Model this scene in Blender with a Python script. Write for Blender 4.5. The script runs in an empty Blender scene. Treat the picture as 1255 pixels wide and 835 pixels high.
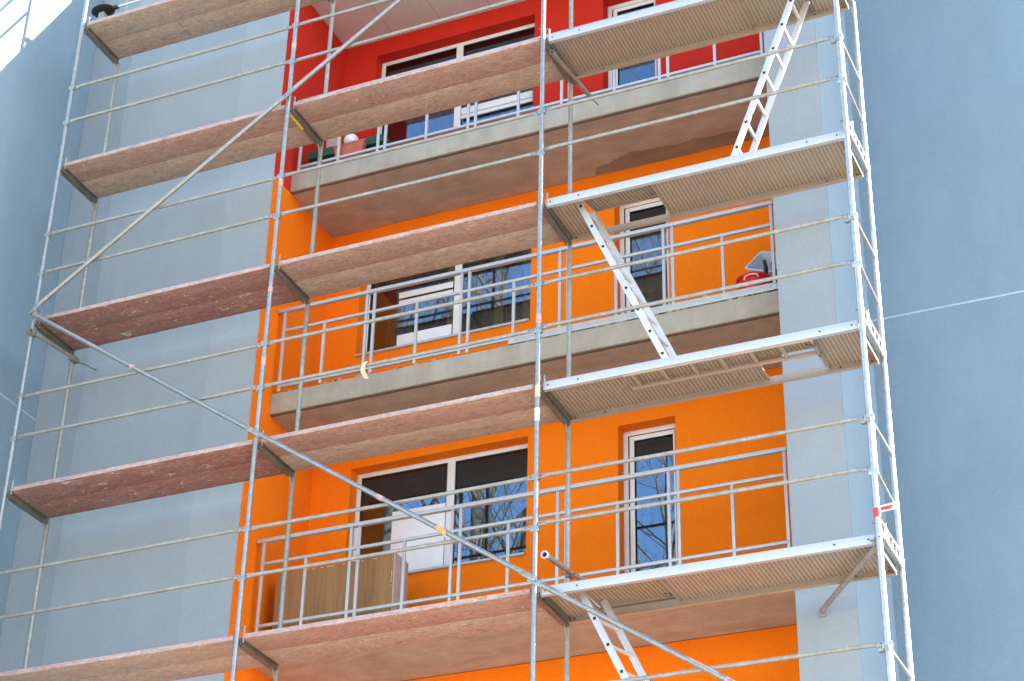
import bpy, bmesh, math, random
from mathutils import Vector, Matrix
random.seed(7)
R = math.radians
scene = bpy.context.scene
C = scene.collection

# ------------------------------------------------------------------ materials
MATS = {}
def nodes(name):
    m = bpy.data.materials.new(name); m.use_nodes = True
    nt = m.node_tree
    return m, nt, nt.nodes['Principled BSDF']
def pos(nt, scale=(1, 1, 1)):
    g = nt.nodes.new('ShaderNodeNewGeometry')
    mp = nt.nodes.new('ShaderNodeMapping'); mp.inputs['Scale'].default_value = scale
    nt.links.new(g.outputs['Position'], mp.inputs['Vector'])
    return mp.outputs['Vector']
def noise(nt, vec, scale, detail=5, rough=.6, dist=0):
    n = nt.nodes.new('ShaderNodeTexNoise')
    n.inputs['Scale'].default_value = scale; n.inputs['Detail'].default_value = detail
    n.inputs['Roughness'].default_value = rough; n.inputs['Distortion'].default_value = dist
    nt.links.new(vec, n.inputs['Vector'])
    return n.outputs['Fac']
def ramp(nt, fac, stops):
    r = nt.nodes.new('ShaderNodeValToRGB')
    e = r.color_ramp.elements
    while len(e) < len(stops): e.new(.5)
    for el, (p, c) in zip(e, stops):
        el.position = p; el.color = (c[0], c[1], c[2], 1) if not isinstance(c, (int, float)) else (c, c, c, 1)
    nt.links.new(fac, r.inputs['Fac'])
    return r.outputs['Color']
def cmix(nt, fac, a, b, mode='MIX'):
    n = nt.nodes.new('ShaderNodeMix'); n.data_type = 'RGBA'; n.blend_type = mode
    ins = [s for s in n.inputs if s.type == 'RGBA']; f = n.inputs[0]
    for sock, v in ((f, fac), (ins[0], a), (ins[1], b)):
        if hasattr(v, 'is_linked'): nt.links.new(v, sock)
        elif isinstance(v, (int, float)): sock.default_value = v
        else: sock.default_value = (v[0], v[1], v[2], 1)
    return [s for s in n.outputs if s.type == 'RGBA'][0]
def bump(nt, bs, height, strength, dist=.01):
    b = nt.nodes.new('ShaderNodeBump'); b.inputs['Strength'].default_value = strength
    b.inputs['Distance'].default_value = dist
    nt.links.new(height, b.inputs['Height']); nt.links.new(b.outputs['Normal'], bs.inputs['Normal'])

def plaster(name, col, var=.1, tint=None, rough=.9):
    m, nt, bs = nodes(name)
    v = pos(nt)
    big = noise(nt, v, .9, 4, .6, .4)
    mid = noise(nt, pos(nt, (1, 1, .45)), 3.5, 5, .65)
    fine = noise(nt, v, 160, 3, .7)
    d = tuple(c * (1 - var) for c in col); l = tuple(min(1, c * (1 + var)) for c in col)
    c1 = ramp(nt, big, [(.3, d), (.7, l)])
    c2 = ramp(nt, mid, [(.35, tint or d), (.6, col)])
    c = cmix(nt, .45, c1, c2)
    f = ramp(nt, fine, [(.3, .86), (.7, 1.06)])
    c = cmix(nt, 1.0, c, f, 'MULTIPLY')
    dr = noise(nt, pos(nt, (4, 4, .5)), 1.1, 5, .6, .6)
    c = cmix(nt, 1.0, c, ramp(nt, dr, [(.3, .975), (.55, 1.0), (.75, 1.015)]), 'MULTIPLY')
    tro = noise(nt, pos(nt, (1, 1, 1.3)), 14, 6, .8, 2.0)
    c = cmix(nt, 1.0, c, ramp(nt, tro, [(.32, .93), (.5, 1.0), (.68, 1.05)]), 'MULTIPLY')
    # small smears of plaster
    sp = noise(nt, pos(nt, (1, 1, 1.6)), 5.5, 6, .75, 1.2)
    msk = ramp(nt, sp, [(.66, 0.0), (.72, .35)])
    c = cmix(nt, msk, c, tuple(min(1, x * .85 + .05) for x in col))
    nt.links.new(c, bs.inputs['Base Color'])
    bs.inputs['Roughness'].default_value = rough
    bs.inputs['Specular IOR Level'].default_value = .2
    bump(nt, bs, fine, .35, .004)
    return m
def concrete(name, a, b, sp=.14, holes=True):
    m, nt, bs = nodes(name)
    v = pos(nt)
    n1 = noise(nt, pos(nt, (.6, 2.2, 1)), 2.4, 8, .65, .6)
    n2 = noise(nt, v, 45, 4, .7)
    c = ramp(nt, n1, [(.32, a), (.68, b)])
    c = cmix(nt, 1.0, c, ramp(nt, n2, [(.3, 1-sp), (.7, 1+sp*.5)]), 'MULTIPLY')
    pits = noise(nt, pos(nt, (1, 1, 1)), 11, 3, .6)
    if holes: c = cmix(nt, ramp(nt, pits, [(.68, 0.0), (.75, .4)]), c, tuple(x * .55 for x in a))
    st = noise(nt, pos(nt, (2.6, 2.6, .5)), 1.6, 5, .6)
    c = cmix(nt, 1.0, c, ramp(nt, st, [(.3, .86), (.7, 1.08)]), 'MULTIPLY')
    nt.links.new(c, bs.inputs['Base Color']); bs.inputs['Roughness'].default_value = .92
    bs.inputs['Specular IOR Level'].default_value = .25
    bump(nt, bs, n2, .5, .006)
    return m
def wood(name, base, stain, amount, splash):
    m, nt, bs = nodes(name)
    grain = noise(nt, pos(nt, (1.2, 26, 26)), 2.2, 7, .7, .8)
    patch = noise(nt, pos(nt, (1.1, 3.5, 3.5)), 1.7, 7, .72, .5)
    fine = noise(nt, pos(nt, (6, 90, 90)), 3, 3, .6)
    c = ramp(nt, grain, [(.25, tuple(x * .72 for x in base)), (.55, base), (.8, tuple(min(1, x * 1.2) for x in base))])
    c = cmix(nt, ramp(nt, patch, [(.62 - amount * .45, 0.0), (.78 - amount * .3, .85)]), c, stain)
    c = cmix(nt, 1.0, c, ramp(nt, fine, [(.3, .86), (.7, 1.06)]), 'MULTIPLY')
    # knots and dark marks
    kn = noise(nt, pos(nt, (4, 11, 11)), 2.3, 4, .6, 1.2)
    c = cmix(nt, ramp(nt, kn, [(.60, 0.0), (.70, .8)]), c, tuple(x * .42 for x in base))
    mo = noise(nt, pos(nt, (5, 13, 13)), 2.0, 8, .75, .6)
    c = cmix(nt, 1.0, c, ramp(nt, mo, [(.30, .58), (.48, 1.0), (.7, 1.2)]), 'MULTIPLY')
    fl = noise(nt, pos(nt, (14, 30, 30)), 1.7, 5, .8, .5)
    c = cmix(nt, ramp(nt, fl, [(.55, 0.0), (.62, .75)]), c, tuple(x * .55 for x in base))
    fl2 = noise(nt, pos(nt, (11, 24, 24)), 2.1, 6, .8, .9)
    c = cmix(nt, ramp(nt, fl2, [(.56, 0.0), (.61, .65)]), c, tuple(min(1, x * 1.45) for x in base))
    # mortar splashes
    sp = noise(nt, pos(nt, (2.5, 4, 4)), 3.1, 9, .82, .8)
    c = cmix(nt, ramp(nt, sp, [(.57, 0.0), (.63, splash)]), c, (.66, .54, .40))
    nt.links.new(c, bs.inputs['Base Color']); bs.inputs['Roughness'].default_value = .8
    bs.inputs['Specular IOR Level'].default_value = .25
    bump(nt, bs, grain, .4, .004)
    return m
def metal(name, base, rough, metallic, dirt, dirtcol=(.33, .29, .22), spangle=.2):
    m, nt, bs = nodes(name)
    v = pos(nt)
    sp = noise(nt, v, 26, 4, .7)
    big = noise(nt, pos(nt, (2, 2, 1)), 3.2, 6, .7)
    c = ramp(nt, sp, [(.35, tuple(x * (1-spangle) for x in base)), (.65, tuple(min(1, x * (1+spangle*.5)) for x in base))])
    dm = ramp(nt, big, [(.52 - .1 * dirt, 0.0), (.72 - .1 * dirt, dirt)])
    c = cmix(nt, dm, c, dirtcol)
    cem = noise(nt, pos(nt, (3, 3, 5)), 6, 6, .8)
    cm = ramp(nt, cem, [(.62, 0.0), (.66, .8 * min(1, dirt + .2))])
    c = cmix(nt, cm, c, (.52, .49, .43))
    nt.links.new(c, bs.inputs['Base Color'])
    inv = nt.nodes.new('ShaderNodeMath'); inv.operation = 'MULTIPLY_ADD'
    inv.inputs[1].default_value = -metallic * .9; inv.inputs[2].default_value = metallic
    nt.links.new(cm, inv.inputs[0]); nt.links.new(inv.outputs[0], bs.inputs['Metallic'])
    bs.inputs['Roughness'].default_value = rough
    bump(nt, bs, cem, .25, .003)
    return m
def plain(name, col, rough=.6, var=.12, metallic=0, scale=14, spec=.4):
    m, nt, bs = nodes(name)
    n = noise(nt, pos(nt), scale, 4, .65)
    c = ramp(nt, n, [(.3, tuple(x * (1 - var) for x in col)), (.7, tuple(min(1, x * (1 + var)) for x in col))])
    nt.links.new(c, bs.inputs['Base Color'])
    bs.inputs['Roughness'].default_value = rough; bs.inputs['Metallic'].default_value = metallic
    bs.inputs['Specular IOR Level'].default_value = spec
    return m
def glass(name, ior=3.1):
    m = bpy.data.materials.new(name); m.use_nodes = True; nt = m.node_tree
    nt.nodes.clear()
    out = nt.nodes.new('ShaderNodeOutputMaterial')
    fr = nt.nodes.new('ShaderNodeFresnel'); fr.inputs['IOR'].default_value = ior
    tr = nt.nodes.new('ShaderNodeBsdfTransparent'); tr.inputs['Color'].default_value = (.80, .84, .84, 1)
    gl = nt.nodes.new('ShaderNodeBsdfGlossy'); gl.inputs['Roughness'].default_value = .004
    gl.inputs['Color'].default_value = (.52, .75, 1, 1)
    mx = nt.nodes.new('ShaderNodeMixShader')
    n = noise(nt, pos(nt), 1.6, 2, .5)
    b = nt.nodes.new('ShaderNodeBump'); b.inputs['Strength'].default_value = .012; b.inputs['Distance'].default_value = .02
    nt.links.new(n, b.inputs['Height']); nt.links.new(b.outputs['Normal'], gl.inputs['Normal'])
    nt.links.new(fr.outputs['Fac'], mx.inputs['Fac'])
    nt.links.new(tr.outputs[0], mx.inputs[1]); nt.links.new(gl.outputs[0], mx.inputs[2])
    nt.links.new(mx.outputs[0], out.inputs['Surface'])
    return m

M = dict(
    grey=plaster('grey_render', (.312, .350, .385), .05, (.29, .332, .37)),
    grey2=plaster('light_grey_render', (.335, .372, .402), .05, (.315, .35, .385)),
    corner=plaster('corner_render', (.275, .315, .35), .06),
    paleblue=plaster('pale_blue_render', (.245, .32, .38), .05),
    blue=plaster('blue_render', (.195, .272, .332), .08, (.172, .25, .31)),
    orange=plaster('orange_render', (.90, .19, .003), .04),
    red=plaster('red_render', (.53, .024, .012), .06),
    slab=concrete('slab_concrete', (.33, .295, .24), (.41, .37, .315), .06, False),
    soffit=concrete('soffit_concrete', (.37, .29, .22), (.48, .385, .30), .12),
    patch=concrete('raw_patch', (.23, .18, .13), (.30, .24, .175), .1),
    lip=plain('drip_edge', (.16, .11, .08), .9),
    ceiling=plaster('ceiling_panel', (.66, .53, .49), .05),
    seam=plain('ceiling_seam', (.30, .18, .15), .9),
    strip=plain('joint_strip', (.34, .42, .48), .8, .12),
    wood_pale=wood('pale_plank', (.44, .325, .245), (.39, .245, .195), .4, .55),
    wood_mid=wood('mid_plank', (.42, .285, .22), (.385, .205, .165), .55, .55),
    wood_red=wood('red_plank', (.34, .19, .155), (.28, .115, .10), .6, .9),
    edge=wood('pale_pink_edge', (.48, .36, .335), (.42, .25, .23), .4, .2),
    zinc=metal('galvanized_tube', (.34, .355, .36), .42, .7, .6),
    zinc_dirty=metal('dirty_tube', (.36, .355, .33), .52, .5, .7, (.27, .25, .2)),
    zinc_bright=metal('bright_tube', (.52, .53, .53), .36, .8, .45),
    dark_steel=metal('dark_steel', (.22, .21, .18), .55, .6, .6, (.14, .12, .08)),
    alu=metal('aluminium_rail', (.49, .51, .54), .5, .35, .25, (.55, .52, .47), .05),
    sheet=metal('corrugated_aluminium', (.41, .335, .265), .55, .3, .7, (.46, .35, .24), .06),
    lid=metal('hatch_aluminium', (.38, .31, .23), .55, .25, .5, (.36, .29, .2), .06),
    ladder=metal('ladder_aluminium', (.60, .60, .61), .45, .4, .3, (.55, .52, .47), .04),
    black=plain('black_rubber', (.012, .012, .013), .5),
    white=plain('white_plastic_frame', (.70, .685, .67), .4, .04),
    rail=plain('grey_painted_rail', (.45, .47, .49), .42, .06, .25),
    glass=glass('window_glass'),
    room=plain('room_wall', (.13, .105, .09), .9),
    curtain=plain('brown_curtain', (.16, .085, .05), .9, .25),
    drape=plain('pale_drape', (.42, .37, .22), .9, .2),
    board=plain('glossy_white', (.74, .75, .77), .12, .03, spec=.5),
    terracotta=plain('terracotta', (.42, .10, .065), .6),
    green=plain('dark_green', (.012, .075, .045), .45),
    pinkgrey=plain('pink_grey_board', (.48, .36, .33), .8),
    brown=None,
    redplastic=plain('red_plastic', (.55, .012, .02), .35),
    greyplastic=plain('grey_plastic', (.55, .60, .68), .4, .05),
    cream=plain('cream_tape', (.60, .47, .32), .7),
    orange_tape=plain('orange_tape', (.70, .33, .10), .6),
    yellow=plain('yellow_tape', (.75, .52, .02), .5),
    pink=plain('pink_paint', (.52, .30, .30), .7, .35, 0, 60),
    redtape=plain('red_tape', (.72, .04, .05), .5),
    whitetape=plain('white_tape', (.62, .60, .57), .5),
    bark=plain('tree_bark', (.20, .16, .12), .95, .35, 0, 5),
    ground=None,
)
def mk_ground():
    m, nt, bs = nodes('sandy_ground')
    n = noise(nt, pos(nt), .35, 8, .65); n2 = noise(nt, pos(nt), 7, 6, .7)
    c = ramp(nt, n, [(.3, (.43, .375, .305)), (.7, (.56, .495, .41))])
    c = cmix(nt, 1.0, c, ramp(nt, n2, [(.3, .8), (.7, 1.1)]), 'MULTIPLY')
    nt.links.new(c, bs.inputs['Base Color']); bs.inputs['Roughness'].default_value = .95
    bump(nt, bs, n2, .6, .05)
    return m
M['ground'] = mk_ground()
def mk_brown():
    m, nt, bs = nodes('old_brown_board')
    a = noise(nt, pos(nt, (9, 9, .5)), 1.6, 7, .7, .4); b = noise(nt, pos(nt, (70, 70, 2.5)), 1.2, 4, .6)
    c = ramp(nt, a, [(.2, (.22, .105, .04)), (.55, (.31, .155, .06)), (.8, (.34, .18, .075))])
    c = cmix(nt, 1.0, c, ramp(nt, b, [(.3, .75), (.7, 1.12)]), 'MULTIPLY')
    nt.links.new(c, bs.inputs['Base Color']); bs.inputs['Roughness'].default_value = .75
    return m
M['brown'] = mk_brown()

# ------------------------------------------------------------------ mesh helpers
OFF = {}
def tag(o, label=None, cat=None, group=None, kind=None):
    if label: o['label'] = label
    if cat: o['category'] = cat
    if group: o['group'] = group
    if kind: o['kind'] = kind
    return o
def thing(name, label, cat, loc=(0, 0, 0), group=None):
    o = bpy.data.objects.new(name, None); C.objects.link(o)
    o.location = loc; o.empty_display_size = .2
    OFF[o.name] = Vector(loc)
    return tag(o, label, cat, group)
def copy_tree(o, parent=None):
    c = o.copy(); C.objects.link(c)
    if parent: c.parent = parent
    for ch in [x for x in o.children]: copy_tree(ch, c)
    return c

class MB:
    def __init__(s): s.bm = bmesh.new()
    def box(s, x0, x1, y0, y1, z0, z1, bev=0, mat4=None):
        r = bmesh.ops.create_cube(s.bm, size=1)
        vs = r['verts']
        m = Matrix.Translation(((x0+x1)/2, (y0+y1)/2, (z0+z1)/2)) @ Matrix.Diagonal((x1-x0, y1-y0, z1-z0, 1))
        if mat4: m = mat4 @ m
        bmesh.ops.transform(s.bm, matrix=m, verts=vs)
        if bev:
            es = list({e for v in vs for e in v.link_edges})
            bmesh.ops.bevel(s.bm, geom=es, offset=bev, segments=2, affect='EDGES', profile=.5)
        return s
    def bar(s, p, q, w, h, up=(0, 0, 1), bev=0):
        p, q = Vector(p), Vector(q); d = (q-p); L = d.length; d.normalize()
        u = Vector(up); a = d.cross(u).normalized(); b = a.cross(d).normalized()
        m = Matrix(((d.x, a.x, b.x, 0), (d.y, a.y, b.y, 0), (d.z, a.z, b.z, 0), (0, 0, 0, 1)))
        m = Matrix.Translation((p+q)/2) @ m
        return s.box(-L/2, L/2, -w/2, w/2, -h/2, h/2, bev, m)
    def path(s, pts, rad, n=14, cap=True):
        pts = [Vector(p) for p in pts]; rings = []
        rad = rad if isinstance(rad, (list, tuple)) else [rad]*len(pts)
        prev = None
        for i, p in enumerate(pts):
            d = (pts[min(i+1, len(pts)-1)] - pts[max(i-1, 0)]).normalized()
            if prev is None:
                a = d.cross(Vector((0, 0, 1)) if abs(d.z) < .9 else Vector((0, 1, 0))).normalized()
            else:
                a = (prev - d * prev.dot(d)).normalized()
            prev = a; b = d.cross(a)
            rings.append([s.bm.verts.new(p + (a*math.cos(2*math.pi*k/n) + b*math.sin(2*math.pi*k/n))*rad[i]) for k in range(n)])
        for r0, r1 in zip(rings, rings[1:]):
            for k in range(n): s.bm.faces.new((r0[k], r0[(k+1) % n], r1[(k+1) % n], r1[k]))
        if cap:
            s.bm.faces.new(rings[0][::-1]); s.bm.faces.new(rings[-1])
        return s
    def tube(s, p, q, r, n=14): return s.path([p, q], r, n)
    def pipe(s, p, q, r, wall=.005, n=16):            # hollow at both ends
        p, q = Vector(p), Vector(q); d = (q-p).normalized()
        s.path([p, q], r, n, False); i0 = len(s.bm.verts)
        s.path([q, p], r-wall, n, False)
        s.bm.verts.ensure_lookup_table(); v = s.bm.verts
        def near(pt, rr):
            return [x for x in v if abs((x.co-pt).dot(d)) < 1e-4 and abs((x.co-pt).length-rr) < 1e-4]
        for pt in (p, q):
            o, i = near(pt, r), near(pt, r-wall)
            a = d.cross(Vector((0, 0, 1)) if abs(d.z) < .9 else Vector((0, 1, 0))).normalized(); b = d.cross(a)
            key = lambda x: math.atan2((x.co-pt).dot(b), (x.co-pt).dot(a))
            o.sort(key=key); i.sort(key=key)
            for k in range(min(len(o), len(i))):
                try: s.bm.faces.new((o[k], o[(k+1) % len(o)], i[(k+1) % len(i)], i[k]))
                except Exception: pass
        return s
    def quad(s, *pts):
        s.bm.faces.new([s.bm.verts.new(p) for p in pts]); return s
    def prism(s, pts, dirv):                          # polygon extruded along dirv
        a = [s.bm.verts.new(p) for p in pts]; d = Vector(dirv)
        b = [s.bm.verts.new(Vector(p)+d) for p in pts]; n = len(a)
        s.bm.faces.new(a); s.bm.faces.new(b[::-1])
        for k in range(n): s.bm.faces.new((a[k], b[k], b[(k+1) % n], a[(k+1) % n]))
        return s
    def build(s, name, mat, parent=None, loc=None, angle=38):
        off = Vector((0, 0, 0))
        if parent is not None: off = OFF.get(parent.name, off)
        elif loc is not None: off = Vector(loc)
        bmesh.ops.recalc_face_normals(s.bm, faces=s.bm.faces)
        me = bpy.data.meshes.new(name); s.bm.to_mesh(me); s.bm.free()
        if off.length: me.transform(Matrix.Translation(-off))
        me.materials.append(M[mat] if isinstance(mat, str) else mat)
        for p in me.polygons: p.use_smooth = True
        me.set_sharp_from_angle(angle=R(angle))
        o = bpy.data.objects.new(name, me); C.objects.link(o)
        OFF[o.name] = off
        if parent is not None: o.parent = parent
        elif loc is not None: o.location = loc
        return o

def wall_with_openings(x0, x1, z0, z1, y0, y1, ops):
    """wall sheet in the plane y0 with openings and reveals back to y1, thick"""
    m = MB()
    xs = sorted({x0, x1} | {a for o in ops for a in o[:2]}); zs = sorted({z0, z1} | {a for o in ops for a in o[2:]})
    for xa, xb in zip(xs, xs[1:]):
        for za, zb in zip(zs, zs[1:]):
            cx, cz = (xa+xb)/2, (za+zb)/2
            if any(o[0] < cx < o[1] and o[2] < cz < o[3] for o in ops): continue
            m.quad((xa, y0, za), (xb, y0, za), (xb, y0, zb), (xa, y0, zb))
            m.quad((xa, y1, za), (xa, y1, zb), (xb, y1, zb), (xb, y1, za))
    for a, b, c, d in ops:
        m.quad((a, y0, c), (a, y0, d), (a, y1, d), (a, y1, c))
        m.quad((b, y0, c), (b, y1, c), (b, y1, d), (b, y0, d))
        m.quad((a, y0, d), (b, y0, d), (b, y1, d), (a, y1, d))
        m.quad((a, y0, c), (a, y1, c), (b, y1, c), (b, y0, c))
    bmesh.ops.remove_doubles(m.bm, verts=m.bm.verts, dist=1e-5)
    return m

# ------------------------------------------------------------------ ground
GZ = -8.5
g = MB(); g.quad((-400, -400, GZ), (400, -400, GZ), (400, 400, GZ), (-400, 400, GZ))
tag(g.build('ground', 'ground'), kind='structure')

# ------------------------------------------------------------------ building
YG, YS, YB, YW = 1.10, 1.46, 2.46, 2.66     # grey front, slab front, loggia wall, its inner side
XL, XA, XB, XR = -3.56, -.80, 4.88, 5.42    # left corner, loggia left/right, right corner
ROOF = 9.92
B = thing('apartment_building', 'blue and grey rendered apartment building with orange and red balcony recesses behind the scaffold', 'building', (0, YG, GZ))
MB().box(XL+.002, XA-.004, YG, 6.5, GZ, ROOF).build('grey_wall', 'grey', B)
MB().box(XB+.004, XR-.006, YG, YW+3.6, GZ, ROOF).build('grey_wall', 'grey', B)
MB().box(XR-.006, XR, YG+.003, YB, GZ, ROOF-.01).build('side_wall', 'paleblue', B)
w = MB().box(XR, 11.88, YB, 7, GZ, 10.3).build('blue_wall', 'blue', B)
MB().box(XR+.001, 11.875, YB-.003, YB+.01, 3.408, 3.430).build('joint_strip', 'strip', w)
w = MB().box(-9.5, XL, -3.6, 6.5, GZ, 13).build('blue_wall', 'blue', B)
MB().box(XL-.01, XL+.003, -3.59, YG-.001, 3.40, 3.42).build('joint_strip', 'strip', w)
# slightly darker strip beside the corner, lighter grey area beside the loggia
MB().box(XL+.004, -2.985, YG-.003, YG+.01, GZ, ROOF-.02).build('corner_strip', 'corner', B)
MB().box(-1.385, XA-.005, YG-.002, YG+.01, GZ, ROOF-.02).build('lighter_panel', 'grey2', B)
# roof over the balconies
MB().box(XA-.003, XB+.003, YG+.002, YW+3.6, 9.2, ROOF-.003).build('roof', 'slab', B)

FL = [dict(n='low', soff=.34, top=.60, wall='orange'), dict(n='mid', soff=3.10, top=3.355, wall='orange'), dict(n='top', soff=5.955, top=6.21, wall='red')]
soffs = [.34, 3.10, 5.955, 8.76]; tops = [.60, 3.355, 6.21, 9.2]
walls = ['orange', 'orange', 'red']
big = [(-.33, 1.745, 1.50, 2.855), (-.375, 1.745, 4.255, 5.685), (-.37, 1.735, 7.08, 8.515)]
small = [(2.745, 3.365, .62, 2.77), (2.725, 3.345, 3.38, 5.60), (2.60, 3.255, 6.235, 8.46)]
# wall under the lowest slab
wall_with_openings(XA, XB, GZ, soffs[0]-.004, YB, YW, [(-.33, 1.745, -1.3, .05)]).build('loggia_wall', 'orange', B)
MB().box(XA-.004, XA, YG+.004, YB, GZ, soffs[0]-.003).build('loggia_side_wall', 'orange', B)
for i in range(3):
    lab = ('red' if i == 2 else 'orange') + ' rendered wall of the balcony recess'
    lo = wall_with_openings(XA, XB, tops[i]-.1, soffs[i+1], YB, YW, [big[i], small[i]]).build('loggia_wall', walls[i], B)
    MB().box(XA-.004, XA, YG+.004, YB, soffs[i]+.0, soffs[i+1]-.0).build('loggia_side_wall', walls[i], B)
    # slab with a rounded, slightly ragged front edge
    s = MB().box(XA, XB, YS, YB, soffs[i]+.012, tops[i], .008).build('balcony_slab', 'slab', B)
    MB().box(XA+.001, XB-.001, YS+.055, YB-.002, soffs[i]+.001, soffs[i]+.011).build('soffit', 'soffit', s)
    MB().box(XA+.001, XB-.001, YS+.012, YS+.05, soffs[i]+.002, soffs[i]+.011).build('drip_edge', 'lip', s)
    # plaster crumbs along the upper edge
    cr = MB()
    for k in range(46):
        x = random.uniform(XA+.05, XB-.05); l = random.uniform(.02, .12)
        cr.box(x, x+l, YS-.004, YS+.03, tops[i]-.004, tops[i]+random.uniform(.004, .016), .002)
    tag(cr.build('mortar_crumbs', 'slab', s), kind='stuff')
# right ragged raw patch under the top slab
pp = [(2.50, 2.445), (2.585, 2.302), (2.72, 2.29), (2.842, 2.235), (3.045, 2.176), (3.2, 2.20), (3.35, 2.205), (3.517, 2.236), (3.7, 2.215), (3.855, 2.219), (4.0, 2.245), (4.178, 2.238), (4.386, 2.267), (4.536, 2.272), (4.87, 2.25), (4.87, 2.455)]
jag = [pp[0]]
for a, b in zip(pp[:-2], pp[1:-1]):
    for k in range(1, 6):
        t = k/5; jag.append((a[0]+(b[0]-a[0])*t, a[1]+(b[1]-a[1])*t+random.uniform(-.012, .012)*(k < 5)))
jag.append(pp[-1])
MB().prism([(x, y, 5.9535) for x, y in jag], (0, 0, .002)).build('raw_patch', 'patch', B)
# ceiling of the top balcony: panels with seams
cl = MB().box(XA+.001, XB-.001, YG+.004, YB-.001, 8.76, 9.19).build('ceiling', 'ceiling', B)
sm = MB()
for k in range(1, 9): sm.box(XA+k*.66, XA+k*.66+.006, YG+.01, YB-.01, 8.7585, 8.765)
sm.build('ceiling_seams', 'seam', cl)
# flashing along the front of the middle slab
MB().box(1.95, 4.80, YS-.012, YS+.02, 3.362, 3.435, .003).build('flashing', 'rail', B)

def window(x0, x1, z0, z1, mull, sill, i, bars=()):
    """white frame in the plane y 2.60..2.66; panes are sub-parts"""
    yf, yk = 2.605, 2.655; t = .055
    m = MB()
    m.box(x0+.002, x0+t, yf, yk, z0+.002, z1-.002, .004).box(x1-t, x1-.002, yf, yk, z0+.002, z1-.002, .004)
    m.box(x0+t, x1-t, yf, yk, z1-t, z1-.002, .004).box(x0+t, x1-t, yf, yk, z0+.002, z0+t*.8, .004)
    cells = [(x0+t, x1-t)]
    if mull:
        m.box(mull-.045, mull+.045, yf-.002, yk, z0+t*.8, z1-t, .004)
        cells = [(x0+t, mull-.045), (mull+.045, x1-t)]
    f = m.build('window', 'white', B)
    for a, b in cells:
        # dark sealing gasket and pane
        gk = MB(); e = .012
        gk.box(a, a+e, yf+.008, yk-.004, z0+t*.8, z1-t).box(b-e, b, yf+.008, yk-.004, z0+t*.8, z1-t)
        gk.box(a+e, b-e, yf+.008, yk-.004, z1-t-e, z1-t).box(a+e, b-e, yf+.008, yk-.004, z0+t*.8, z0+t*.8+e)
        gk.build('gasket', 'black', f)
        MB().quad((a+e, yf+.02, z0+t*.8+e), (b-e, yf+.02, z0+t*.8+e), (b-e, yf+.02, z1-t-e), (a+e, yf+.02, z1-t-e)).build('pane', 'glass', f)
    for (a, b, za, zb) in bars:
        MB().box(a, b, yf-.004, yk-.01, za, zb, .004).build('sash_bar', 'white', f)
    if sill:
        MB().box(x0+.01, x1-.01, YB-.03, yf+.01, z0-.004, z0+.022, .003).build('sill', 'rail', f)
    return f
f0 = window(*big[0], .80, True, 0)
f1 = window(*big[1], .79, True, 1)
f2 = window(*big[2], .69, True, 2)
n0 = window(*small[0], None, False, 0)
n1 = window(*small[1], None, False, 1)
n2 = window(*small[2], None, False, 2)
wl = window(-.33, 1.745, -1.3, .05, .8, False, 0)
# inner sashes of the balcony doors
for (x0, x1, z0, z1) in small:
    m = MB(); a, b = x0+.075, x1-.075
    m.box(a, a+.05, 2.592, 2.604, z0+.06, z1-.075, .003).box(a+.05, b, 2.592, 2.604, z1-.125, z1-.075, .003)
    m.box(b-.0, b+.02, 2.592, 2.604, z0+.06, z1-.075, .003)
    m.build('door_sash', 'white', B)
# rooms behind the panes
for i in range(-1, 3):
    zb, zt = ((-2.2, .3) if i < 0 else (tops[i]+.02, soffs[i+1]-.02)); m = MB()
    x0, x1, y0, y1 = XA+.05, XB-.05, YW+.03, YW+3.4
    m.quad((x0, y1, zb), (x1, y1, zb), (x1, y1, zt), (x0, y1, zt)).quad((x0, y0, zb), (x1, y0, zb), (x1, y1, zb), (x0, y1, zb))
    m.quad((x0, y0, zt), (x0, y1, zt), (x1, y1, zt), (x1, y0, zt)).quad((x0, y0, zb), (x0, y1, zb), (x0, y1, zt), (x0, y0, zt))
    m.quad((x1, y0, zb), (x1, y0, zt), (x1, y1, zt), (x1, y1, zb))
    m.build('room', 'room', B)
def curtain(x0, x1, z0, z1, y, mat, amp=.035, per=.16):
    m = MB(); n = max(12, int((x1-x0)/.012)); vs = []
    for k in range(n+1):
        x = x0+(x1-x0)*k/n; yy = y+amp*math.sin(2*math.pi*x/per)+.4*amp*math.sin(2*math.pi*x/per*2.3+1)
        vs.append((m.bm.verts.new((x, yy, z0)), m.bm.verts.new((x, yy, z1))))
    for a, b in zip(vs, vs[1:]): m.bm.faces.new((a[0], b[0], b[1], a[1]))
    return m.build('curtain', mat, B, angle=80)
curtain(-.20, .18, 3.6, 5.6, 2.86, 'curtain')
curtain(.50, .64, 3.6, 5.6, 2.92, 'drape', .015)
curtain(1.10, 1.22, 3.6, 5.6, 2.92, 'drape', .015)
curtain(1.45, 1.56, 3.6, 5.6, 2.92, 'drape', .015)
curtain(-.3, 1.72, 3.6, 5.6, 3.1, 'curtain', .02, .22)
curtain(2.78, 3.3, 3.4, 5.5, 2.9, 'curtain', .02, .2)
curtain(-.3, 1.72, 6.5, 8.4, 3.2, 'room', .02, .22)
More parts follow.
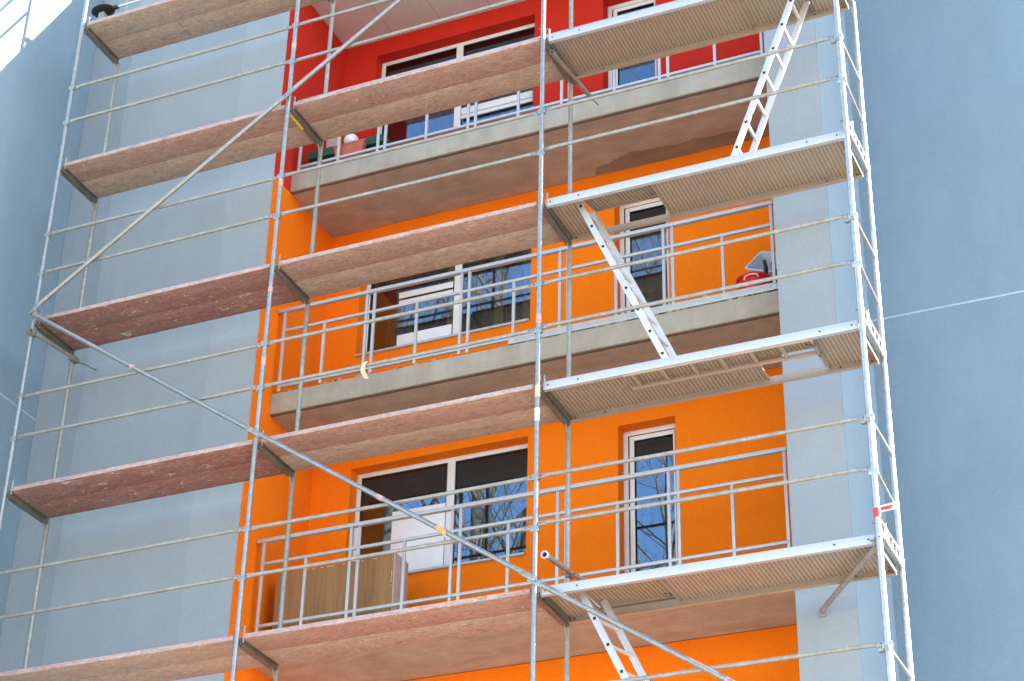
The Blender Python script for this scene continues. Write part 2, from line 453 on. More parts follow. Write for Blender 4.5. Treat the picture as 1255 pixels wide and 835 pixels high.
# flat white areas and sash bars laid over parts of the panes
MB().box(.12, .745, 2.612, 2.622, 1.56, 2.33, .002).build('white_area', 'board', B)
MB().box(.06, .735, 2.59, 2.604, 5.0, 5.075, .003).build('sash_bar', 'white', f1)
MB().box(.06, .735, 2.595, 2.604, 4.93, 4.975, .003).build('sash_bar', 'white', f1)
MB().box(.06, .735, 2.595, 2.604, 4.305, 4.52, .002).build('white_area', 'board', f1)
for za, zb in ((7.335, 7.385), (7.395, 7.49)):
    MB().box(.75, 1.67, 2.585, 2.604, za, zb, .003).build('sash_bar', 'white', f2)

# balcony railings: rails are the part, posts its sub-parts
def railing(zb, zs, zt):
    """zb bottom rail, zs second rail, zt top rail"""
    y = YS; m = MB(); xl, xr = -.71, 4.765
    m.box(xl-.08, xr+.02, y-.025, y+.025, zt-.02, zt+.02, .005)
    m.box(xl, xr, y-.016, y+.016, zs-.015, zs+.015, .004)
    m.box(xl, xr, y-.016, y+.016, zb-.015, zb+.015, .004)
    r = m.build('balcony_railing', 'rail', B)
    tall = [-.71, .29, .38, 1.40, 1.49, 2.51, 2.60, 3.63, 3.725, 4.755]; short = [-.21, .89, 2.0, 3.12, 4.245]
    for x in tall: MB().box(x-.015, x+.015, y-.013, y+.013, zb-.06, zt-.02, .003).build('post', 'rail', r)
    for x in short: MB().box(x-.015, x+.015, y-.013, y+.013, zb-.06, zs-.015, .003).build('post', 'rail', r)
railing(.70, 1.375, 1.63)
railing(3.425, 4.115, 4.37)
railing(6.275, 6.965, 7.22)

# ------------------------------------------------------------------ scaffold
SX = [-2.89, 0.0, 2.917, 5.90]
DP = .73
ORD = ['leftmost', 'second', 'third', 'right-end']
LEV = {-2: 'below the lowest deck', 0: 'above the lowest deck', 2: 'above the second deck up', 4: 'above the third deck up', 6: 'above the fourth deck up', 8: 'above the fifth deck up'}
def make_frame(end=False):
    t = thing('scaffold_frame', 'frame', 'scaffold frame', (0, 0, 0), 'galvanized scaffold frames')
    mat = 'zinc_bright' if end else 'zinc'; r = .0262 if end else .0235
    for y in (0, DP):
        s = MB()
        s.path([(0, y, -.03), (0, y, 1.965)], r, 18).tube((0, y, 1.94), (0, y, 1.99), r-.004, 16)
        s.tube((0, y, -.035), (0, y, .02), r+.003, 18)
        st = s.build('standard', mat if (end or y == 0) else 'zinc_dirty' , t)
        MB().tube((-.045, y-.01, .045), (.045, y+.012, .03), .006, 8).build('locking_pin', 'dark_steel', st)
    if not end:
        # U-shaped transom under the decks
        u = MB()
        u.box(-.026, .026, .022, DP-.022, 1.865, 1.872).box(-.028, -.0235, .022, DP-.022, 1.865, 1.925, .001).box(.0235, .028, .022, DP-.022, 1.865, 1.925, .001)
        u.build('transom', 'dark_steel', t)
        for y, d in ((0, 1), (DP, -1)):
            MB().prism([(-.004, y+d*.02, 1.86), (-.004, y+d*.07, 1.866), (-.004, y+d*.02, 1.78)], (.008, 0, 0)).build('gusset', 'zinc_dirty', t)
    else:
        u = MB()
        u.box(-.014, .014, .02, DP-.02, 2.075, 2.105, .003).box(-.018, .018, .02, DP-.02, 1.95, 1.985, .003)
        for k in range(6):
            y = .05+k*.123; u.box(-.008, .008, y, y+.045, 1.985, 2.075)
        u.build('lattice_transom', 'zinc_bright', t)
    for z in (.5, 1.0):
        for dx in (-1, 1):
            MB().box(dx*(r+.001)-.012, dx*(r+.001)+.012, -.02, .02, z-.03, z+.028, .003).build('wedge_box', 'zinc' if not end else 'zinc_bright', t)
    MB().tube((.05, .035, 1.88), (.05, .035, 2.04), .009, 8).build('toe_board_pin', 'zinc', t)
    return t
proto = {False: make_frame(), True: make_frame(True)}
used = set(); frames = {}
for i, x in enumerate(SX):
    for z in ((0, 2, 4, 6, 8), (-2, 0, 2, 4, 6), (-2, 0, 2, 4, 6), (-2, 0, 2, 4))[i]:
        end = i == 3
        o = proto[end] if end not in used else copy_tree(proto[end])
        used.add(end); o.location = (x, 0, z); OFF[o.name] = Vector((x, 0, z))
        row = ['at the left end', 'between left and middle bays', 'between middle and right bays', 'at the right end'][i]
        o['label'] = ('bright galvanized' if end else 'galvanized tube') + ' frame ' + row + ', ' + LEV[z]
        frames[i, z] = o
# paint marks and tapes on the tubes
def band(fr, z, h, mat, name, y=0, rr=.0255):
    o = OFF[fr.name]
    for c in fr.children: OFF[c.name] = o
    MB().tube((o.x, y, z-h/2), (o.x, y, z+h/2), rr, 18).build(name, mat, [c for c in fr.children if c.name.startswith('standard')][0 if y == 0 else 1])
for (i, b, z, h) in ((1, 6, 6.72, .10), (1, 2, 2.80, .09), (1, 2, 3.62, .05), (2, 2, 2.62, .10), (2, 0, 1.62, .13), (2, 0, 1.86, .12), (1, 4, 4.92, .09)):
    fr = frames[i, b]
    band(fr, z, h, 'pink' if h < .12 else ('whitetape' if z < 1.8 else 'cream'), 'paint_mark')
MB().box(-.033, -.008, .03, .36, 5.8585, 5.8645).build('yellow_tape', 'yellow', frames[1, 4])
# fit of the decks
def plank(bay, z, k, mat):
    x0, x1 = SX[bay]+.035, SX[bay+1]-.035
    y0 = .022 + k*.3365; y1 = y0+.3345
    col = {'wood_pale': 'pale', 'wood_mid': 'pink-stained', 'wood_red': 'dark red-stained'}[mat]
    dk = {0: 'lowest', 2: 'second', 4: 'third', 6: 'fourth', 8: 'fifth'}[z]+' deck up'
    t = thing('deck_plank', col+' '+('front' if k == 0 else 'wall side')+' wooden plank of the '+dk+' in the '+('left' if bay == 0 else 'middle')+' bay', 'plank', (x0, y0, z-.09), 'wooden scaffold planks')
    m = MB()
    m.box(x0+.012, x1-.012, y0, y1, z-.088, z-.042, .008)
    m.build('board', mat, t)
    if z == 8 and k == 1: MB().box(x0+1.02, x0+1.026, y0+.004, y1-.004, z-.0895, z-.084).build('butt_joint', 'dark_steel', t)
    if k == 0: MB().box(x0+.014, x1-.014, y0-.0025, y0+.002, z-.084, z-.041, .001).build('pale_edge', 'edge', t)  # front planks get a paler pink strip on the front face
    for a, b in ((x0, x0+.012), (x1-.012, x1)): MB().box(a, b, y0+.004, y1-.004, z-.092, z-.038, .002).build('end_cap', 'dark_steel', t)
WM = {(0, 8): 'wood_pale', (0, 6): 'wood_mid', (0, 4): 'wood_red', (0, 2): 'wood_red', (0, 0): 'wood_pale',
      (1, 6): 'wood_mid', (1, 4): 'wood_pale', (1, 2): 'wood_mid', (1, 0): 'wood_pale'}
for (bay, z), mat in WM.items():
    plank(bay, z, 0, 'wood_mid' if (mat == 'wood_pale' and bay == 1) else mat); plank(bay, z, 1, 'wood_pale' if (mat == 'wood_mid') else mat)

def corrugated(m, x0, x1, y0, y1, z, per=.037, h=.010, mat4=None):
    prof = [(0, 0), (.60, 0), (.70, 1), (.90, 1), (1, 0)]
    n = max(1, round((x1-x0)/per)); per = (x1-x0)/n; pts = []
    for k in range(n):
        for u, v in prof[:-1]: pts.append((x0+(k+u)*per, z+v*h))
    pts.append((x1, z))
    vs = [(m.bm.verts.new((x, y0, zz)), m.bm.verts.new((x, y1, zz))) for x, zz in pts]
    new = [v for p in vs for v in p]
    for a, b in zip(vs, vs[1:]): m.bm.faces.new((a[0], b[0], b[1], a[1]))
    if mat4: bmesh.ops.transform(m.bm, matrix=mat4, verts=new)
    return m
def metal_deck(z, hole, lid_open, ly):
    x0, x1 = SX[2]+.038, SX[3]-.034; y0, y1 = .028, .70
    dk = {0: 'lowest', 2: 'second from bottom', 4: 'third from bottom', 6: 'topmost in view'}[z]
    side = 'left' if hole[0] < 4 else 'right'
    t = thing('metal_deck', 'aluminium deck of the right bay, '+dk+', hatch near its '+side+' end', 'scaffold deck', (x0, y0, z-.12), 'aluminium hatch decks')
    for ya, yb, fl in ((y0, y0+.012, 1), (y1-.012, y1, -1)):
        s = MB(); s.box(x0, x1, ya, yb, z-.118, z-.034, .003)
        fy = (yb, yb+.03) if fl > 0 else (ya-.03, ya)
        s.box(x0, x1, fy[0], fy[1], z-.118, z-.113)
        sr = s.build('side_rail', 'alu' if fl > 0 else 'sheet', t)
        for xx in (x0+.05, x0+.34, x1-.34, x1-.06):
            MB().tube((xx, ya-.003, z-.075), (xx, yb+.004, z-.075), .008, 10).build('bolt', 'black', sr)
    for a, b in ((x0, x0+.012), (x1-.012, x1)): MB().box(a, b, y0+.013, y1-.013, z-.112, z-.036).build('end_plate', 'dark_steel', t)
    hx0, hx1, hy0, hy1 = hole
    sh = MB(); zs = z-.056
    if hx0-x0 > .05: corrugated(sh, x0+.013, hx0, y0+.013, y1-.013, zs)
    if x1-hx1 > .05: corrugated(sh, hx1, x1-.013, y0+.013, y1-.013, zs)
    if y1-hy1 > .05: corrugated(sh, hx0, hx1, hy1, y1-.013, zs)
    sh.build('corrugated_sheet', 'sheet', t)
    # frame of the hatch
    for a, b in ((hx0-.016, hx0-.001), (hx1+.001, hx1+.016)): MB().box(a, b, y0+.013, y1-.013, zs-.014, zs-.001).build('hatch_edge', 'lid', t)
    ang = R(lid_open); piv = Matrix.Translation((0, y0+.03, zs+.012)) @ Matrix.Rotation(ang, 4, 'X') @ Matrix.Translation((0, -(y0+.03), -(zs+.012)))
    l = corrugated(MB(), hx0+.005, hx1-.005, y0+.03, ly-.006, zs+.006, .037, .010, piv)
    for a, b in ((hx0+.002, hx0+.008), (hx1-.008, hx1-.002)): l.box(a, b, y0+.03, ly-.004, zs+.0, zs+.02, 0, piv)
    l.box(hx0+.009, hx1-.009, ly-.006, ly-.002, zs+.0, zs+.02, 0, piv)
    ll = l.build('hatch_lid', 'lid', t)
    MB().box(hx1-.10, hx1-.05, ly-.09, ly-.03, zs-.012, zs+.003, .002, piv).build('handle', 'zinc', ll)
    return t
metal_deck(6, (4.90, 5.55, .06, .70), .5, .685)
metal_deck(4, (3.27, 3.98, .06, .70), 13, .53)
metal_deck(2, (4.88, 5.42, .06, .70), 9, .40)
metal_deck(0, (3.27, 3.98, .06, .70), 3, .66)

def lerp(a, b, t): return tuple(a[k]+(b[k]-a[k])*t for k in range(3))
def ladder(p, q, wy, label, first=.2, wx=0, mat='ladder', step=.28):
    """front stringer from p to q; the other stringer is wy further in y"""
    t = thing('access_ladder', label, 'ladder', p, 'aluminium access ladders')
    d = Vector(q)-Vector(p); L = d.length
    for dy in (0, wy):
        ex = wx if dy else 0
        a, b = Vector(p)+Vector((ex, dy, 0)), Vector(q)+Vector((ex, dy, 0))
        s = MB().bar(a, b, .022, .062, (0, 1, 0) if False else (d.cross(Vector((0, 1, 0)))), .003).build('stringer', mat, t)
        if dy == 0:
            k = first
            while k < L-.05:
                c = a + d*(k/L); MB().box(c.x-.013, c.x+.013, c.y-.015, c.y-.009, c.z-.013, c.z+.013, .002).build('rung_plug', 'black', s); k += step
    k = first
    while k < L-.05:
        c = Vector(p)+d*(k/L)
        MB().bar(c+Vector((0, .011, 0)), c+Vector((wx, wy-.011, 0)), .026, .026, (d.x, d.y, d.z), .003).build('rung', mat, t); k += step
    return t
ladder((4.74, .2, 3.97), (5.56, .2, 6.11), .31, 'aluminium ladder leaning from the third up to the fourth metal deck at upper right', .22)
ladder((4.10, .2, 1.99), (3.20, .2, 4.03), .30, 'aluminium ladder leaning under the raised hatch of the third metal deck', .14, .055)
ladder((4.17, .2, -1.97+.0), (3.25, .2, -.03), .30, 'aluminium ladder rising from below to the hatch of the lowest metal deck', .14, .10)
# ladder folded flat under the second deck
t = thing('stored_ladder', 'dusty ladder folded flat against the underside of the second metal deck', 'ladder', (3.5, .05, 1.87))
for y in (.055, .30): MB().box(3.72, 5.42, y-.011, y+.011, 1.868, 1.905, .003).build('stringer', 'sheet', t)
for k in range(7):
    x = 3.80+k*.272; MB().box(x-.014, x+.014, .066, .289, 1.874, 1.9, .004).build('rung', 'sheet', t)
# hatch bracket rods under the second deck
t = thing('hatch_strut', 'small steel prop under the open hatch of the second metal deck', 'hatch strut', (5.43, .1, 1.9))
MB().tube((5.44, .10, 1.88), (5.44, .52, 1.86), .011, 10).build('rod', 'zinc_bright', t)
MB().box(5.425, 5.455, .12, .16, 1.862, 1.895, .003).build('clip', 'dark_steel', t); MB().box(5.425, 5.455, .30, .33, 1.855, 1.888, .003).build('clip', 'dark_steel', t)

DK = {-2: 'below the lowest deck', 0: 'above the lowest deck', 2: 'above the second deck from the bottom', 4: 'above the third deck from the bottom', 6: 'above the fourth deck from the bottom', 8: 'above the topmost deck'}
BAYN = ['left bay', 'middle bay', 'right bay']
def guard(bay, z, up):
    h = (1.0 if up else .515) + ((.01 if up else .025) if bay == 2 else 0)
    xa, xb = SX[bay]+.036, SX[bay+1]-.036; y = -.004+random.uniform(-.004, .004)
    za, zb = z+h+random.uniform(-.008, .008), z+h+random.uniform(-.008, .008)
    t = thing('guard_rail', ('upper' if up else 'lower')+' guard rail of the '+BAYN[bay]+' '+DK[z], 'guard rail', (xa, y, za), 'scaffold guard rails')
    d = Vector((xb-xa, 0, zb-za)).normalized()
    sag = -.004
    pts = [Vector((xa, y, za))+d*.06] + [Vector((xa+(xb-xa)*k/6, y, za+(zb-za)*k/6+sag*math.sin(math.pi*k/6))) for k in range(1, 6)] + [Vector((xb, y, zb))-d*.06]
    MB().path(pts, .0185, 14).build('rail', 'zinc_dirty', t)
    for p, s in ((Vector((xa, y, za)), 1), (Vector((xb, y, zb)), -1)):
        e = MB().bar(p-d*s*.012, p+d*s*.085, .012, .042, (0, 0, 1), .004)
        ee = e.build('flattened_end', 'zinc', t)
        MB().tube(p+Vector((s*.01, -.012, 0)), p+Vector((s*.01, .012, 0)), .008, 8).build('rivet', 'dark_steel', ee)
for z in (0, 2, 4, 6):
    for bay in (0, 1, 2):
        if bay == 2 and z == 6: continue
        guard(bay, z, True); guard(bay, z, False)
guard(2, -2, True); guard(0, 8, True); guard(0, 8, False)

def brace(i, za, j, zb, label, y=-.046):
    a, b = Vector((SX[i], y, za)), Vector((SX[j], y, zb)); d = (b-a).normalized()
    t = thing('diagonal_brace', label, 'brace', a, 'diagonal braces')
    MB().path([a+d*.10, b-d*.10], .0235, 16).build('tube', 'zinc', t)
    for p, s in ((a, 1), (b, -1)):
        o = MB().bar(p-d*s*.045, p+d*s*.13, .016, .052, (0, 0, 1), .006).build('flattened_end', 'zinc', t)
        MB().tube(p+Vector((0, -.018, 0)), p+Vector((0, .03, 0)), .010, 12).build('bolt', 'zinc', o)
    return t, d, a
brace(0, 4.0, 1, 6.0, 'diagonal tube crossing the left bay upward from its third to its fourth deck', -.066)
brace(1, 6.03, 2, 8.03, 'diagonal tube crossing in front of the red balcony at the top')
bb = brace(0, 3.98, 1, 2.0, 'diagonal tube with a red mark sloping down across the left bay')
b3 = brace(1, 2.0, 2, 0.02, 'diagonal tube with orange tape sloping in front of the lowest orange balcony', -.066)
b4 = brace(2, 0.0, 3, -1.98, 'diagonal tube sloping down to the right below the lowest metal deck')
def on_brace(b, t0, t1, mat, name):
    t, d, a = b; MB().tube(a+d*t0, a+d*t1, .0252, 16).build(name, mat, t)
on_brace(bb, 1.65, 1.70, 'pink', 'paint_mark'); on_brace(b3, 1.68, 1.75, 'pink', 'paint_mark')
on_brace(b3, 2.42, 2.50, 'orange_tape', 'tape_wrap'); on_brace(b4, 2.02, 2.06, 'pink', 'paint_mark')
t, d, a = b3; p = a+d*2.48
MB().prism([p+Vector((.0, -.024, 0)), p+Vector((.045, -.026, -.01)), p+Vector((.055, -.03, -.10)), p+Vector((.02, -.03, -.06))], (0, .003, 0)).build('tape_tail', 'orange_tape', t)

# end guard loops on the right-hand frames
for z in (-2, 0, 2, 4):
    x = SX[3]+.012
    t = thing('end_guard', 'looped end guard between the two right-end tubes '+DK[z], 'guard rail', (x, 0, z+1), 'looped end guards')
    zt = z+.97; r = .0135
    MB().path([(x, .02, zt), (x, DP-.02, zt-.0)], .017, 12).build('top_bar', 'zinc_bright', t)
    a, b = .055, DP-.055
    pts = [(x, a, zt), (x, a, zt-.36)]
    for k in range(1, 6): pts.append((x, a+.08*(1-math.cos(k/6*math.pi/2)), zt-.36-.09*math.sin(k/6*math.pi/2)))
    pts += [(x, a+.09, zt-.455), (x, b-.05, zt-.50)]
    for k in range(1, 5): pts.append((x, b-.05+.05*math.sin(k/5*math.pi/2), zt-.50+.05*(1-math.cos(k/5*math.pi/2))))
    pts += [(x, b, zt-.44), (x, b, zt)]
    MB().path(pts, r, 12).build('loop', 'zinc_bright', t)
    MB().tube((SX[3], 0, zt-.022), (SX[3], 0, zt+.022), .033, 18).box(SX[3]-.075, SX[3]-.03, -.02, .02, zt-.02, zt+.02, .005).build('collar', 'zinc', t)

# wall ties
def coupler(p, parent, ax='y'):
    m = MB().box(p[0]-.034, p[0]+.034, p[1]-.034, p[1]+.034, p[2]-.034, p[2]+.034, .012)
    m.tube((p[0]-.065, p[1]-.03, p[2]+.01), (p[0]+.07, p[1]-.03, p[2]-.01), .008, 8)
    m.tube((p[0]+.02, p[1]-.06, p[2]+.02), (p[0]+.02, p[1]+.06, p[2]+.02), .008, 8)
    return m.build('coupler', 'dark_steel', parent)
def tie(p, q, rod, label, cps):
    t = thing('wall_tie', label, 'wall tie', p, 'wall tie tubes')
    MB().pipe(p, q, .0242, .004).build('tube', 'zinc_dirty', t)
    if rod: MB().tube(q, rod, .006, 8).build('eye_bolt', 'dark_steel', t)
    for c in cps: coupler(c, t)
    return t
tie((SX[0]+.05, -.08, 3.74), (SX[0]+.05, .80, 3.83), (SX[0]+.05, 1.097, 3.89), 'rusty coupled tie tube below the third deck at the left end', ((SX[0]+.02, 0, 3.745), (SX[0]+.03, DP, 3.82)))
tie((SX[2]+.055, .10, 5.80), (SX[2]+.055, 1.16, 5.98), (SX[2]+.055, 1.36, 6.03), 'tie tube passing under the fourth deck toward the top balcony slab', ((SX[2]+.03, DP, 5.90),))
tie((SX[2]+.05, .10, .29), (SX[2]+.05, 1.35, .46), (SX[2]+.05, 1.455, .48), 'short tie tube with an open pale end above the lowest deck', ((SX[2]+.02, DP, .37),))
tt = tie((SX[3]-.035, .07, -.11), (5.115, 1.06, -.18), (5.10, 1.097, -.184), 'slanting tie tube from the right end tube to the grey wall', ((SX[3]-.01, .03, -.11),))
MB().pipe((SX[2]+.05, .085, .288), (SX[2]+.05, .115, .293), .036, .012).build('end_flange', 'whitetape', bpy.data.objects['wall_tie.002'])
MB().box(5.09, 5.14, 1.07, 1.099, -.22, -.15, .004).build('foot_plate', 'zinc_dirty', tt)

# ------------------------------------------------------------------ tapes, tools and things on the balconies
def ribbon(name, pts, w, mat, label, cat, wd=(1, 0, 0)):
    m = MB(); wv = Vector(wd)*w/2; n = Vector((0, -.0015, 0)); prev = None
    for p in pts:
        p = Vector(p); c = [m.bm.verts.new(p-wv+n), m.bm.verts.new(p+wv+n), m.bm.verts.new(p+wv-n), m.bm.verts.new(p-wv-n)]
        if prev:
            for k in range(4): m.bm.faces.new((prev[k], prev[(k+1) % 4], c[(k+1) % 4], c[k]))
        else: m.bm.faces.new(c[::-1])
        prev = c
    m.bm.faces.new(prev)
    o = m.build(name, mat, None, pts[0]); tag(o, label, cat); return o
ribbon('tape_strip', [(1.155, -.028, 2.535), (1.135, -.034, 2.50), (1.125, -.034, 2.45), (1.145, -.03, 2.40), (1.175, -.026, 2.345)], .045, 'cream', 'cream strip of tape hanging from a guard rail in front of the middle balcony', 'tape')
t = thing('barrier_tape', 'red and white barrier tape tied to the right-end tube above the lowest metal deck', 'tape', (SX[3], 0, .13))
MB().tube((SX[3], 0, .09), (SX[3], 0, .165), .031, 18).build('knot', 'redtape', t)
MB().prism([(5.93, -.03, .175), (6.07, -.03, .19), (6.08, -.03, .125), (5.93, -.03, .115)], (0, .003, 0)).build('tail', 'whitetape', t)
MB().prism([(5.94, -.034, .158), (6.04, -.034, .165), (6.02, -.034, .135), (5.94, -.034, .132)], (0, .003, 0)).build('stripe', 'redtape', t)

# black scoop on the top deck
t = thing('black_scoop', 'black rubber scoop with a pale handle lying on the topmost deck at upper left', 'tool', (-2.7, .16, 7.96))
m = MB(); prof = [(.0, -.01), (.08, -.006), (.13, .008), (.145, .018), (.138, .02), (.12, .012), (.0, .004)]; n = 22; rings = []
for rr, zz in prof:
    rings.append([m.bm.verts.new((-2.76+1.0*rr*math.cos(2*math.pi*k/n), .16+.8*rr*math.sin(2*math.pi*k/n), 8.19+zz+.1*rr*math.cos(2*math.pi*k/n))) for k in range(n)])
for r0, r1 in zip(rings, rings[1:]):
    for k in range(n): m.bm.faces.new((r0[k], r0[(k+1) % n], r1[(k+1) % n], r1[k]))
bmesh.ops.remove_doubles(m.bm, verts=m.bm.verts, dist=1e-4)
m.build('scoop', 'black', t)
MB().tube((-2.62, .16, 8.21), (-2.55, .16, 8.21), .028, 12).build('grip', 'black', t)
MB().tube((-2.57, .16, 8.21), (-1.55, .16, 8.20), .014, 12).build('handle', 'ladder', t)
MB().box(-2.80, -2.72, .12, .22, 7.965, 8.178, .02).build('foot', 'zinc_dirty', t)

# upper balcony
t = thing('green_planter', 'long dark green planter behind the terracotta box on the red balcony', 'planter', (-.2, 1.62, 6.21))
MB().box(-.68, .30, 1.57, 1.74, 6.45, 6.56, .012).build('trough', 'green', t)
MB().box(-.60, -.55, 1.60, 1.71, 6.212, 6.45).box(.16, .21, 1.60, 1.71, 6.212, 6.45).build('leg', 'black', t)
t = thing('terracotta_planter', 'terracotta planter box behind the railing of the red balcony', 'planter', (-.1, 1.52, 6.21))
m = MB(); m.prism([(-.26, 1.50, 6.22), (.05, 1.50, 6.22), (.09, 1.50, 6.475), (-.30, 1.50, 6.475)], (0, .06, 0)); m.build('box', 'terracotta', t)
MB().box(-.31, .10, 1.493, 1.567, 6.465, 6.49, .006).build('rim', 'terracotta', t)
t = MB(); bmesh.ops.create_uvsphere(t.bm, u_segments=28, v_segments=18, radius=.085); bmesh.ops.translate(t.bm, verts=t.bm.verts, vec=(-.17, 1.655, 6.635))
tag(t.build('white_globe', 'board', None, (-.17, 1.655, 6.55), angle=80), 'white rounded globe resting on the green planter of the red balcony', 'globe')
tag(MB().box(-.56, -.40, 1.76, 1.80, 6.215, 6.93, .004).build('grey_board', 'pinkgrey', None, (-.48, 1.78, 6.215)), 'narrow grey pink board standing behind the green planter', 'board')
# middle balcony
t = thing('red_tub', 'red plastic tub behind the railing at the right end of the orange balcony', 'tub', (4.45, 1.66, 3.355))
m = MB(); n = 30; prof = [(0, 3.36), (.15, 3.36), (.185, 3.615), (.205, 3.63), (.205, 3.65), (.175, 3.645), (.145, 3.38), (0, 3.38)]; rings = []
for rr, zz in prof: rings.append([m.bm.verts.new((4.49+.92*rr*math.cos(2*math.pi*k/n), 1.70+rr*math.sin(2*math.pi*k/n), zz)) for k in range(n)])
for r0, r1 in zip(rings, rings[1:]):
    for k in range(n): m.bm.faces.new((r0[k], r0[(k+1) % n], r1[(k+1) % n], r1[k]))
bmesh.ops.remove_doubles(m.bm, verts=m.bm.verts, dist=1e-4)
m.build('tub', 'redplastic', t)
MB().path([(4.44, 1.50, 3.57), (4.45, 1.488, 3.60), (4.50, 1.488, 3.615), (4.57, 1.492, 3.61), (4.58, 1.51, 3.58)], .008, 8).build('handle', 'cream', t)
t = thing('grey_bin', 'pale grey plastic bin tipped on its side behind the red tub', 'bin', (4.58, 1.95, 3.355))
# open rounded box, its mouth turned to the street
mm = Matrix.Translation((4.56, 1.92, 4.0)) @ Matrix.Rotation(R(-18), 4, 'Z') @ Matrix.Rotation(R(28), 4, 'Y') @ Matrix.Rotation(R(62), 4, 'X')
m = MB()
def rrect(w, h, r, z, n=6):
    out = []
    for cx, cy, a0 in ((w-r, h-r, 0), (-(w-r), h-r, 90), (-(w-r), -(h-r), 180), (w-r, -(h-r), 270)):
        for k in range(n+1):
            a = R(a0+90*k/n); out.append(m.bm.verts.new(mm @ Vector((cx+r*math.cos(a), cy+r*math.sin(a), z))))
    return out
rg = [rrect(.14, .105, .03, -.5), rrect(.185, .14, .04, .0), rrect(.195, .15, .04, .0), rrect(.195, .15, .04, .012), rrect(.178, .133, .04, .012), rrect(.13, .095, .03, -.48)]
for r0, r1 in zip(rg, rg[1:]):
    for k in range(len(r0)): m.bm.faces.new((r0[k], r0[(k+1) % len(r0)], r1[(k+1) % len(r0)], r1[k]))
m.bm.faces.new(rg[0][::-1]); m.bm.faces.new(rg[-1])
m.build('bin', 'greyplastic', t)
t = thing('hand_brushes', 'black brushes sticking up beside the grey bin at the railing end', 'brush', (4.66, 1.75, 3.4))
MB().path([(4.60, 1.68, 3.60), (4.61, 1.69, 3.78), (4.60, 1.68, 3.87)], [.03, .022, .016], 10).path([(4.70, 1.68, 3.56), (4.69, 1.69, 3.76), (4.68, 1.68, 3.83)], [.03, .02, .014], 10).build('handle', 'black', t)
MB().box(4.55, 4.74, 1.65, 1.72, 3.36, 3.66, .012).build('bristles', 'black', t)
tag(MB().prism([(3.96, 1.60, 3.36), (4.06, 1.60, 3.36), (4.05, 1.60, 3.49), (3.99, 1.60, 3.60)], (0, .05, 0)).build('grey_scraper', 'pinkgrey', None, (4.0, 1.6, 3.36)), 'small grey pointed offcut standing left of the red tub', 'offcut')
# lowest balcony
t = thing('brown_cabinet', 'weathered brown board cabinet standing on the lowest orange balcony', 'cabinet', (0, 1.65, .6))
MB().box(-.64, .28, 1.63, 1.93, .61, 1.325, .004).build('left_panel', 'brown', t)
MB().box(.284, .685, 1.63, 1.93, .61, 1.345, .004).build('right_panel', 'brown', t)
MB().box(.686, .70, 1.632, 1.93, .61, 1.35, .003).build('side_board', 'pinkgrey', t)
m = MB()
for k in range(16):
    x = random.choice((.30, .305, .67, .674)); z = random.uniform(.9, 1.32); m.box(x, x+.004, 1.626, 1.632, z, z+random.uniform(.01, .05), .001)
for k in range(8):
    x = random.uniform(-.5, .6); m.box(x, x+random.uniform(.02, .08), 1.626, 1.632, 1.308, 1.316, .001)
tag(m.build('chipped_edges', 'cream', t), kind='stuff')

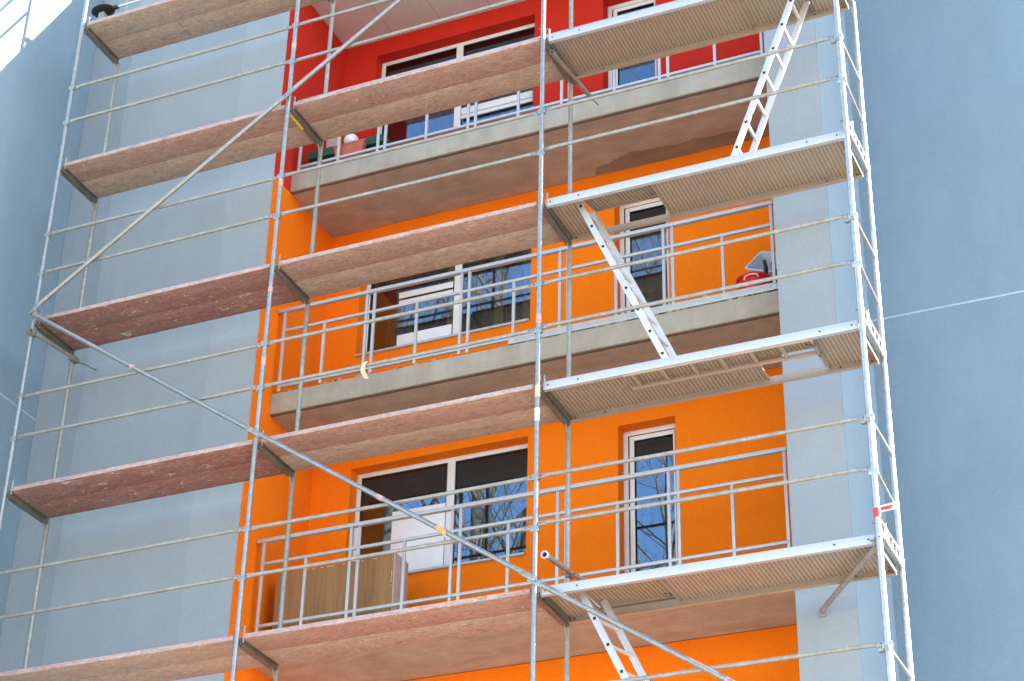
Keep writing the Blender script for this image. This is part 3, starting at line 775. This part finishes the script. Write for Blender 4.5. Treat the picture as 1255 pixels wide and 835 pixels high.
# ------------------------------------------------------------------ bare trees across the yard (seen reflected in the panes)
def tree(x, y, h, seed, label):
    rnd = random.Random(seed)
    t = thing('bare_tree', label, 'tree', (x, y, GZ), 'bare trees across the yard')
    tr, cr = MB(), MB()
    def grow(m, p, d, L, r, lev):
        n = 5 if lev < 2 else 3; pts = [p]; rad = [r]; q = p.copy(); dd = d.copy()
        for k in range(n):
            dd = (dd + Vector((rnd.uniform(-1, 1), rnd.uniform(-1, 1), rnd.uniform(-.3, .7)))*(.10+.05*lev)).normalized()
            q = q+dd*L/n; pts.append(q.copy()); rad.append(r*(1-(k+1)/n*.72))
        (tr if lev == 0 else cr).path(pts, rad, 7 if lev == 0 else (5 if lev < 2 else 3), False)
        if lev >= 4: return
        for k in range((15, 7, 5, 3)[lev]):
            f = rnd.uniform(.3 if lev == 0 else .15, 1); i = min(int(f*n), n-1); b = pts[i].lerp(pts[i+1], f*n-i)
            ax = Vector((rnd.uniform(-1, 1), rnd.uniform(-1, 1), rnd.uniform(.1, .9))).normalized()
            grow(m, b, (dd*.5+ax).normalized(), L*rnd.uniform(.28, .5), max(.004, r*(1-f*.72)*.38), lev+1)
    grow(tr, Vector((x, y, GZ)), Vector((0, 0, 1)), h, h*.012, 0)
    tr.build('trunk', 'bark', t, angle=80); cr.build('crown', 'bark', t, angle=80)
for k, (x, y, h) in enumerate(((-8.3, -14.2, 26), (-6.9, -15.8, 27), (-6.1, -13.4, 25), (-3.2, -16.5, 25), (-11.5, -17, 27))):
    tree(x, y, h, 20+k, 'tall bare tree standing in the yard opposite the building, mirrored in the window panes')

# ------------------------------------------------------------------ camera
cam = bpy.data.cameras.new('camera'); co = bpy.data.objects.new('camera', cam); C.objects.link(co)
r = Vector((0.91529193, 0.40227932, 0.02029859)); u = Vector((0.18937363, -0.47425857, 0.85977697)); f = Vector((-0.35549727, 0.78310291, 0.51026614))
co.matrix_world = Matrix(((r.x, u.x, -f.x, 9.17564), (r.y, u.y, -f.y, -14.36813), (r.z, u.z, -f.z, -6.9101), (0, 0, 0, 1)))
cam.sensor_width = 36; cam.lens = 36*2448.7/1255; cam.clip_start = .1; cam.clip_end = 2000
scene.camera = co

# ------------------------------------------------------------------ light
sd = Vector((1, .28, .5)).normalized(); el = math.asin(sd.z); az = math.atan2(sd.x, sd.y)
wd = bpy.data.worlds.new('World'); scene.world = wd; wd.use_nodes = True
nt = wd.node_tree; bg = nt.nodes['Background']
sk = nt.nodes.new('ShaderNodeTexSky'); sk.sky_type = 'NISHITA'; sk.sun_disc = False
sk.sun_elevation = el; sk.sun_rotation = az; sk.altitude = 100; sk.air_density = 1.0; sk.dust_density = .5; sk.ozone_density = 1.3
nt.links.new(sk.outputs['Color'], bg.inputs['Color']); bg.inputs['Strength'].default_value = .15
sl = bpy.data.lights.new('sun', 'SUN'); sl.energy = 5.0; sl.angle = R(.5); sl.color = (1, .93, .82)
so = bpy.data.objects.new('sun', sl); C.objects.link(so)
so.rotation_euler = sd.to_track_quat('Z', 'Y').to_euler(); so.location = (30, 10, 20)

vs = scene.view_settings
vs.view_transform = 'Standard'; vs.look = 'None'; vs.gamma = 1; vs.exposure = 2.25
vs.use_curve_mapping = False
scene.cycles.max_bounces = 10; scene.cycles.diffuse_bounces = 5; scene.cycles.transparent_max_bounces = 12
